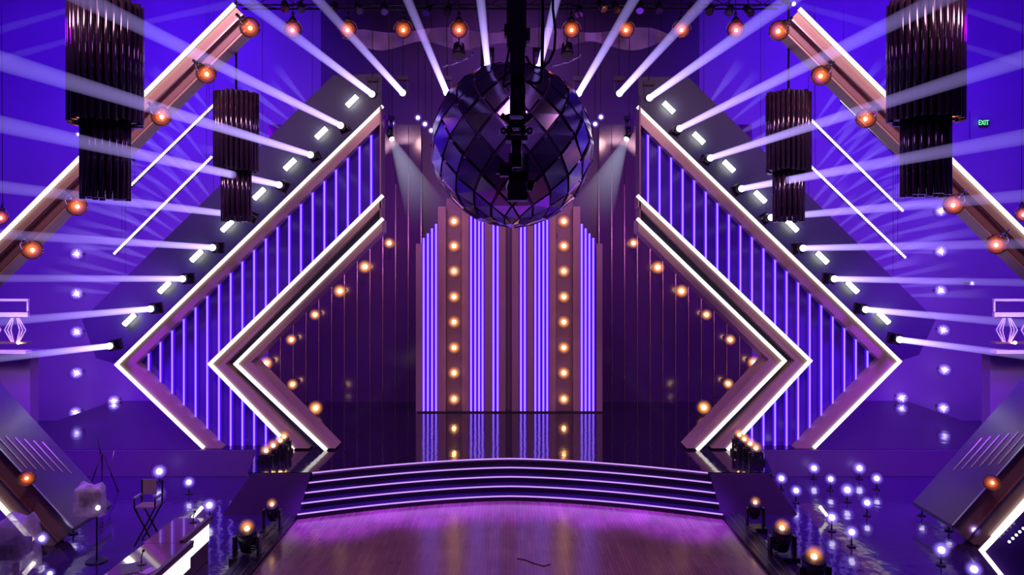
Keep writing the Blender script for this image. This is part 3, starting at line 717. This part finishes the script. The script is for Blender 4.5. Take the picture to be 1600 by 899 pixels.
# ------------------------------------------------------------------ camera crane hanging in front
DK = 7.0
K = lambda x, y, d=0: at(x, y, DK+d)
kr = empty('camera_crane', K(806, 316), 'black camera crane column with remote camera head hanging before the mirror ball', 'camera crane')
def kbox(x0, y0, x1, y1, dep, name, mat='black_metal', d=0):
    a = K(x0, y0); b0 = K(x1, y1); return MB().box(((a.x+b0.x)/2, DK+d, (a.z+b0.z)/2), (abs(b0.x-a.x), dep, abs(b0.z-a.z))).build(name, mat, kr)
kbox(792, -60, 822, 78, .2, 'upper_column'); kbox(797, 78, 820, 120, .16, 'upper_column')
MB().cyl(K(807, 115), K(807, 180), .062, n=14).build('mast', 'black_metal', kr)
MB().cyl(K(807, 215), K(807, 262), .048, n=14).build('mast', 'black_metal', kr)
kbox(788, 40, 796, 58, .1, 'side_bracket'); kbox(820, 46, 828, 66, .1, 'side_bracket'); kbox(784, 48, 795, 52, .1, 'side_bracket', 'copper')
mb = MB()
for k in range(4): mb.cyl(K(807, 180+k*9), K(807, 184+k*9), .10-.012*(k % 2)*2, .13-.02*k, 16)
mb.build('swivel_collar', 'black_metal', kr)
for x in (786, 796, 817, 828):
    MB().sph(K(x, 205, -.1), .035, 12, 8).build('swivel_wheel', 'steel' if x in (786, 828) else 'black_metal', kr)
for sx_, x in ((-1, 783), (1, 831)):
    MB().bar(K(807, 200), K(x, 180), .05, .05).build('swivel_arm', 'black_metal', kr)
kbox(790, 214, 824, 222, .2, 'head_plate')
kbox(781, 256, 797, 276, .16, 'motor_housing'); kbox(775, 266, 792, 272, .1, 'side_bracket')
kbox(795, 240, 800, 275, .06, 'head_arm'); kbox(818, 240, 826, 285, .06, 'head_arm')
MB().cyl(K(795, 283), K(822, 283), .095, n=16).build('pan_motor', 'black_metal', kr)
MB().cyl(K(808, 296, -.25), K(808, 292, .12), .085, .105, 18).build('camera_lens', 'black_metal', kr)
MB().cyl(K(808, 297, -.27), K(808, 296, -.25), .07, n=18).build('lens_glass', 'smoked_tube', kr)
kbox(793, 290, 824, 314, .22, 'camera_body', d=.02)
MB().cyl(K(831, 283), K(826, 298), .035, n=12).build('side_knob', 'black_metal', kr)
MB().tube([K(x, y) for x, y in [(848, -40), (848, 40), (847, 100), (846, 127), (838, 131), (822, 128)]], .016, 8).build('cable', 'rubber', kr)
MB().tube([K(x, y, -.05) for x, y in [(864, -40), (864, 15), (868, 50), (866, 78), (858, 96), (848, 105), (838, 106), (828, 100), (822, 88)]], .012, 8).build('cable', 'rubber', kr)
MB().tube([K(x, y, -.05) for x, y in [(797, 70), (793, 90), (788, 120), (786, 137), (793, 132), (804, 128)]], .010, 8).build('cable', 'rubber', kr)
MB().tube([K(x, y, -.05) for x, y in [(817, 110), (819, 140), (818, 160), (820, 178)]], .014, 8).build('cable', 'rubber', kr)
# two cages of glinting fittings on the rig behind the crane
for s, x0 in ((-1, 717), (1, 886)):
    p = at(x0, 80, 24.8); t = empty('rig_fitting', p, 'unlit black moving lamp with curved bracket above the mirror ball, %s of the crane' % SIDE[s], 'lamp', 'unlit lamps above the ball')
    MB().cyl(p+Vector((0, 0, .22)), p+Vector((0, -.1, -.18)), .17, .22, 14).build('lamp_can', 'black_metal', t)
    MB().tube([at(x0+dx, y, 22.4) for dx, y in ((-26, 104), (-12, 101), (4, 96), (20, 88), (22, 82))], .03, 6).build('bracket', 'steel', t)
    MB().cyl(p+Vector((0, 0, .2)), (p.x, p.y, ZC), .02, n=8).build('drop_rod', 'black_metal', t)

# ------------------------------------------------------------------ balconies and corner towers
for s in (-1, 1):
    xe = at(43 if s < 0 else 1551, 600, 28.0).x
    structure(MB().box(((xe+s*XW)/2, 28.4, 1.9), (abs(s*XW-xe), .5, 3.8)), 'wall_tower_%s' % SIDE[s], 'hall_wall')
    t = empty('balcony', Vector((xe-s*-1.0, 27.6, 3.9)), 'small white balcony with lattice front and warm lights beneath at far %s' % SIDE[s], 'balcony')
    x0, x1 = (at(45, 0, 27.6).x, -25.0+1) if s < 0 else (at(1552, 0, 27.6).x, 24.0)
    zt = [at(0, y, 27.6).z for y in (469, 487, 495, 540, 550)]
    def rail(z, h, mat='white_paint', nm='rail', d=.12): MB().box(((x0+x1)/2, 27.6, z), (abs(x1-x0), d, h)).build(nm, mat, t)
    rail(zt[0], .09); rail((zt[1]+zt[2])/2-.02, .16); rail(zt[3]+.1, .06, 'copper', 'lamp_trough', .3); rail(zt[4], .10, 'white_paint', 'rail', .4)
    for k in range(4):
        xx = x0+(x1-x0)*k/3.2*0.9+ (-s)*-.03
        MB().box((xx, 27.6, (zt[0]+zt[1])/2), (.06, .06, zt[0]-zt[1])).build('post', 'white_paint', t)
    cw = 0.9; zz0, zz1 = zt[3]+.12, zt[2]-.05; zm = (zz0+zz1)/2
    for k in range(4):
        xc = x0+(x1-x0)/abs(x1-x0)*(k+.5)*cw
        for hw in (.16, .27, .38):
            for a in (-1, 1):
                MB().bar((xc+a*hw, 27.55, zm), (xc+a*hw*.35, 27.55, zz1), .03, .04).build('lattice_bar', 'white_paint', t)
                MB().bar((xc+a*hw, 27.55, zm), (xc+a*hw*.35, 27.55, zz0), .03, .04).build('lattice_bar', 'white_paint', t)
        MB().sph((xc+.2, 27.4, zz0), .06, 8, 6).build('warm_bulb', 'bulb_amber', t)
    MB().box(((x0+x1)/2, 28.3, zt[4]-.1), (abs(x1-x0), 1.3, .1)).build('balcony_floor', 'hall_wall', t)
    area('balcony_fill', (x0+s*.6, 25.6, 5.6), (x0+s*.4, 27.6, 4.6), .3, 12, (1, .85, .85), 120)  # unseen lamp added to whiten the balcony front
t = empty('exit_sign', at(1537, 192, 34.75), 'green lit EXIT sign on the violet right wall', 'sign')
MB().box(at(1537, 192, 34.84), (0.42, .12, .30)).build('sign_box', 'rubber', t)
fc = bpy.data.curves.new('sign_letters', 'FONT'); fc.body = 'EXIT'; fc.size = 0.32; fc.align_x = 'CENTER'; fc.align_y = 'CENTER'; fc.extrude = .01
tmp = bpy.data.objects.new('tmp_text', fc); C.objects.link(tmp); bpy.context.view_layer.update()
fme = bpy.data.meshes.new_from_object(tmp.evaluated_get(bpy.context.evaluated_depsgraph_get())); bpy.data.objects.remove(tmp)
fo = bpy.data.objects.new('sign_letters', fme); C.objects.link(fo); fme.materials.clear(); fme.materials.append(M['exit_green']); fo.parent = t; fo['kind'] = 'stuff'
fo.location = (0, 0, 0); fo.rotation_euler = (PI/2, 0, 0); fo.scale = (.72, 1.0, 1)
MB().box(at(1515, 195, 33.6), (.04, .04, 1.2)).build('sign_hanger', 'steel', t)
# blue-lit box frame at the lower right corner
t = empty('light_frame_panel', at(1600, 899, 15.0), 'blue panel outlined by a white light line in the lower right corner', 'panel')
MB().prism([at(1536, 861, 15.6), at(1640, 752, 15.6), at(1640, 960, 15.6), at(1612, 960, 15.6)], .1).build('panel_board', 'strip_backing', t)
led_line((1534, 861), (1640, 750), 15.5, .07, t); led_line((1534, 861), (1585, 925), 15.5, .07, t)
for k in range(5):
    MB().sph(at(1577+k*5.5, 847-k*5.2, 15.45), .028, 8, 6).build('pixel_lamp', 'bulb_violet', t)

# ------------------------------------------------------------------ round violet lamps standing on the glossy floor
ZL = 0.37
def floor_lamp(px, py, big, label, group):
    D = (EYE-ZL)*FPX/(py-HY); c = at(px, py, D); t = empty('floor_globe_lamp', (c.x, c.y, 0), label, 'lamp', group)
    r = 4.6/FPX*D*big
    MB().sph(c, r, 14, 10).build('bulb', 'bulb_violet', t)
    globe(c, r*2.9, 'violet_halo', t)
    mb = MB(); mb.cyl((c.x, c.y+.02, 0), (c.x, c.y+.02, .03), .11, n=14); mb.cyl((c.x, c.y+.02, .03), (c.x, c.y+.02, ZL-r*.8), .02, n=8); mb.build('lamp_stand', 'black_metal', t)
LL = [((249,737),1,'farthest, beneath the left portal'), ((295,754),.85,'beside the far end of the desk, upper'), ((327,790),1,'just behind the far end of the desk'), ((114,813),1.0,'below the plastic-wrapped monitor'),
      ((65,842),1.0,'between the slanting beam and the covered camera'), ((78,897),.8,'at the bottom edge left of the desk')]
for p, b_, lb in LL: floor_lamp(*p, b_, 'round violet-white floor lamp, '+lb, 'round floor lamps on the left')
RL = [((1221,748),.85),((1272,732),.85),((1244,767),.85),((1298,749),.8),((1343,732),.9),((1370,748),.85),((1324,766),1),((1355,786),.9),((1300,809),1),((1331,832),1),
      ((1441,786),.8),((1483,808),.95),((1523,829),.8),((1471,860),1.15),((1522,890),1.2)]
rn = ['leftmost of the cluster', 'top of the cluster, left', 'second row, left', 'centre of the second row', 'top of the cluster, right', 'rightmost of the upper cluster', 'brightest in the middle of the cluster',
      'lower right of the cluster', 'below the cluster, left', 'lowest of the cluster', 'first of the far right line', 'second of the far right line', 'third of the far right line, nearest the slanting beam', 'large, bottom far right', 'at the bottom edge, far right']
for (p, b_), lb in zip(RL, rn): floor_lamp(*p, b_, 'round violet-white floor lamp, '+lb, 'round floor lamps on the right')

# amber moving heads on floor
def floor_head(px, py, sc, label, group, zl=0.75, D=None, z0=0.0, glow=0.95):
    D = D or (EYE-zl)*FPX/(py-HY); c = at(px, py, D); t = empty('floor_moving_head', (c.x, c.y, z0), label, 'stage light', group)
    R = .2*sc
    hz = c.z
    mb = MB(); mb.cyl((c.x, c.y+.12, hz-.42*sc), (c.x, c.y, hz-.05*sc), R*.8, R, 16); mb.cyl((c.x, c.y, hz-.05*sc), (c.x, c.y-.02, hz), R, R*.9, 16); mb.build('lamp_head', 'black_metal', t)
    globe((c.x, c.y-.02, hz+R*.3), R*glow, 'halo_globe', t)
    MB().sph((c.x, c.y, hz+.02), R*.27*glow, 10, 8).build('bulb', 'bulb_amber', t)
    for k in (-1, 1): MB().box((c.x+k*R*1.2, c.y, (hz-.15*sc+z0+.15)/2+.0), (.05*sc, .16*sc, hz-.15*sc-z0-.1)).build('yoke_arm', 'black_metal', t)
    MB().box((c.x, c.y, z0+.07), (R*2.9, R*2.2, .14)).build('lamp_base', 'black_metal', t)
    for k in range(5): MB().box((c.x+(-1 if c.x < 0 else 1)*-R*.9, c.y-R*.9, z0+.2+k*.06), (.09*sc, .01, .02)).build('cooling_fin', 'steel', t)
for p, sc, lb in (((425,790),.9,'left of the stairs, rear one'), ((386,828),1.2,'left of the stairs, front one')):
    floor_head(*p, sc, 'black amber-glowing moving lamp by the floor rail, '+lb, 'amber moving lamps beside the dance floor')
for p, sc, lb in (((1180,787),.9,'right of the stairs, farthest'), ((1222,827),1.2,'right of the stairs, middle'), ((1272,872),1.3,'right of the dance floor, nearest')):
    floor_head(*p, sc, 'black amber-glowing moving lamp by the floor rail, '+lb, 'amber moving lamps beside the dance floor')
for s, pts in ((-1, [(416,706),(427,698),(438,690),(444,684)]), (1, [(1181,702),(1172,695),(1163,688),(1155,681)])):
    for i, p in enumerate(pts):
        floor_head(*p, .85, 'amber lamp of the slanting group at the %s portal foot, %s' % (SIDE[s], ['outermost', 'second from outside', 'third from outside', 'innermost'][i]), 'amber lamps at the foot of the %s portal' % SIDE[s], D=24.2+.35*i, z0=ZS, glow=1.35)

# ------------------------------------------------------------------ judges' desk
def zy(y, z): return (EYE-z)*FPX/(y-HY)
def desk(x0, x1, y0, y1, h, label):
    t = empty('desk', ((x0+x1)/2, (y0+y1)/2, 0), label, 'desk', 'glossy desks at lower left')
    MB().box(((x0+x1)/2, (y0+y1)/2, h-.04), (x1-x0, y1-y0, .08)).build('desk_top', 'desk_top', t)
    MB().box((x1-.03, (y0+y1)/2, h+.03), (.08, y1-y0, .07)).build('top_rim', 'desk_body', t)
    MB().box(((x0+x1)/2-.02, (y0+y1)/2, h/2-.05), (x1-x0-.10, y1-y0-.1, h-.12)).build('desk_body', 'desk_body', t)
    nseg = 2
    for k in range(nseg):
        a = y0+.05+(y1-y0-.1)*k/nseg; b_ = y0+.05+(y1-y0-.1)*(k+1)/nseg-.03
        MB().box((x1-.05, (a+b_)/2, h-.30), (.03, b_-a, .42)).build('light_panel', 'desk_light', t)
    return t
desk(-8.1, -7.22, 16.95, 18.6, 1.0, 'glossy tan desk with lit white front panel, far section at lower left')
desk(-8.05, -6.98, 13.0, 16.93, 1.0, 'glossy tan desk with lit white front panel, near section cut by the bottom edge')
def desk_mic(px, py, h, label):
    D = zy(py, 1.0); c = at(px, py, D); t = empty('desk_microphone', c, label, 'microphone', 'desk microphones')
    MB().cyl(c, c+Vector((0, 0, .025)), .085, n=18).build('mic_base', 'black_metal', t)
    mb = MB(); mb.tube([c, c+Vector((0, 0, h*.6)), c+Vector((.03, .02, h))], .012, 6); mb.build('gooseneck', 'black_metal', t)
    MB().sph(c+Vector((.03, .02, h)), .03, 10, 6).build('mic_capsule', 'rubber', t)
desk_mic(221, 883, .28, 'black microphone on a round base on the near desk section')
desk_mic(302, 817, .25, 'black microphone on a round base at the far end of the desk')
for px, py, rz, sx_, sy_, lb in ((205, 889, .5, .42, .6, 'dark folder lying on the near desk section'), (232, 893, -.4, .21, .3, 'white paper sheet beside the near microphone')):
    D = zy(py, 1.0); c = at(px, py, D); mb = MB().box((0, 0, .006), (sx_, sy_, .012)); o = mb.build('folder' if 'folder' in lb else 'paper_sheet', 'desk_body' if 'folder' in lb else 'paper')
    o.location = c; o.rotation_euler = (0, 0, rz); tag(o, lb, 'folder' if 'folder' in lb else 'paper')
# bright tube lamp pointing up near desk
for nm, a, b_, lb, Y in (('tube_lamp', (316, 793), (301, 809), 'short slanting white tube lamp at the far end of the desk', 18.9), ('tube_lamp', (1281, 792), (1292, 806), 'short slanting white tube lamp right of the dance floor', 21.5),
                         ('tube_lamp', (53, 880), (38, 897), 'short slanting white tube lamp beside the covered camera', 15.5)):
    A, B = at(*a, Y), at(*b_, Y); t = empty(nm, B, lb, 'lamp', 'short white tube lamps near the floor')
    MB().cyl(A, B, .045, n=10).build('lamp_tube', 'led_white', t); MB().cyl(B, (B.x, B.y, 0), .02, n=6).build('lamp_stand', 'black_metal', t)

# ------------------------------------------------------------------ covered studio camera, wrapped monitor, director's chair
def draped(name, c, dims, label, cat, seed, extra=None):
    """a loose plastic sheet: box grid pulled over the thing, with folds"""
    rnd = random.Random(seed); t = empty(name, (c[0], c[1], 0), label, cat)
    sx_, sy_, sz_ = dims; N = 24; mb = MB(); rows_ = 9
    vs = []
    for j in range(rows_+1):
        f = j/rows_
        z = c[2]+sz_*(1-f)
        for k in range(N):
            a = 2*PI*k/N; cxx = max(-1, min(1, 1.35*math.cos(a))); cyy = max(-1, min(1, 1.35*math.sin(a)))
            sc = (0.72 if j == 0 else 0.93+.12*f)+(.05*math.sin(5*a+seed)+.03*math.sin(11*a+2*f))*f+rnd.uniform(-.015, .015)
            vs.append(Vector((c[0]+cxx*sx_/2*sc, c[1]+cyy*sy_/2*sc, z+rnd.uniform(-.02, .02)+(.06*math.sin(3*a) if j == 0 else 0))))
    fs = [(j*N+k, j*N+(k+1) % N, (j+1)*N+(k+1) % N, (j+1)*N+k) for j in range(rows_) for k in range(N)]
    fs.append(tuple(range(N)))
    mb.add(vs, fs, True); mb.build('plastic_cover', 'plastic', t); return t
D1 = 15.2; c1 = at(25, 865, D1)
t = draped('covered_camera', (c1.x, D1, c1.z-.45), (.62, .7, 1.15), 'studio camera under a draped clear plastic sheet in the lower left corner', 'camera', 3)
MB().box((c1.x, D1, c1.z+.1), (.34, .5, .3)).build('camera_body', 'black_metal', t)
MB().cyl((c1.x, D1, 0), (c1.x, D1, c1.z-.2), .09, .06, 12).build('pedestal', 'black_metal', t)
for k in range(3):
    a = 2*PI*k/3+.5; MB().bar((c1.x, D1, .12), (c1.x+.5*math.cos(a), D1+.5*math.sin(a), .06), .08, .08, (0, 0, 1)).build('leg', 'black_metal', t)
D2 = 18.5; c2 = at(141, 781, D2)
t = draped('wrapped_monitor', (c2.x, D2, c2.z-.36), (.66, .35, .72), 'monitor on a stand wrapped in clear plastic, left of the director chair', 'monitor', 8)
MB().box((c2.x, D2, c2.z), (.5, .08, .34)).build('screen', 'smoked_tube', t)
MB().cyl((c2.x+.17, D2-.02, 0), (c2.x+.17, D2-.02, c2.z+.2), .02, n=8).build('stand_pole', 'black_metal', t)
MB().cyl((c2.x+.17, D2-.02, 0), (c2.x+.17, D2-.02, .03), .25, n=16).build('stand_base', 'black_metal', t)
MB().sph(at(153, 794, D2-.2), .055, 10, 8).build('work_light', 'bulb_violet', t)
D3 = 19.5; c3 = at(232, 795, D3); zb = 0.0
t = empty('director_chair', (c3.x, D3, 0), 'folding director chair with pale canvas back left of the desk', 'chair')
seatz = 0.72; bz = seatz
def cb(x0, y0, z0, x1, y1, z1, w, nm, mat='black_metal'): MB().bar((c3.x+x0, D3+y0, z0), (c3.x+x1, D3+y1, z1), w, w, (0, .3, 1) if abs(z1-z0) < .2 else (0, 1, 0)).build(nm, mat, t)
bt = at(226, 752, D3).z
MB().box((c3.x-.06, D3+.2, bt-.2), (.34, .03, .38)).build('canvas_back', 'canvas', t)
MB().box((c3.x, D3, bt-.62), (.5, .4, .04)).build('canvas_seat', 'canvas', t)
for a in (-.26, .26):
    cb(a, .2, bt-.62, a, .2, bt-.02, .035, 'back_post'); cb(a, -.22, bt-.38, a, .22, bt-.38, .05, 'armrest', 'steel'); cb(a, -.2, bt-.62, a, -.2, bt-.38, .03, 'arm_post')
for y in (-.2, .2):
    cb(-.26, y, bt-.62, .26, y, .05, .035, 'leg'); cb(.26, y, bt-.62, -.26, y, .05, .035, 'leg')
# small lamp and clutter on stand beside the monitor: tripod with leaning pole behind
p = at(160, 720, 24.0)
t = empty('light_stand', (p.x, p.y, 0), 'thin dark tripod stand behind the wrapped monitor, under the left wall lamps', 'tripod')
MB().cyl((p.x, p.y, .9), (p.x-.15, p.y, at(152, 684, 24).z), .02, n=8).build('stand_pole', 'black_metal', t)
for k in range(3):
    a = 2*PI*k/3; MB().cyl((p.x, p.y, 1.3), (p.x+.5*math.cos(a), p.y+.5*math.sin(a), .01), .018, n=6).build('leg', 'black_metal', t)
MB().cyl(at(178, 705, 23.8), at(170, 745, 23.8), .012, n=6).build('pull_rod', 'steel', t)
# thin black cable on dance floor
pts = [at(x, y, (EYE-.03)*FPX/(y-HY)) for x, y in ((808, 873), (820, 875), (835, 881), (850, 885), (860, 882))]
single(MB().tube(pts, .012, 6), 'floor_cable', 'rubber', pts[0], 'thin dark line of cable lying on the wooden dance floor', 'cable')
bpy.context.view_layer.update()
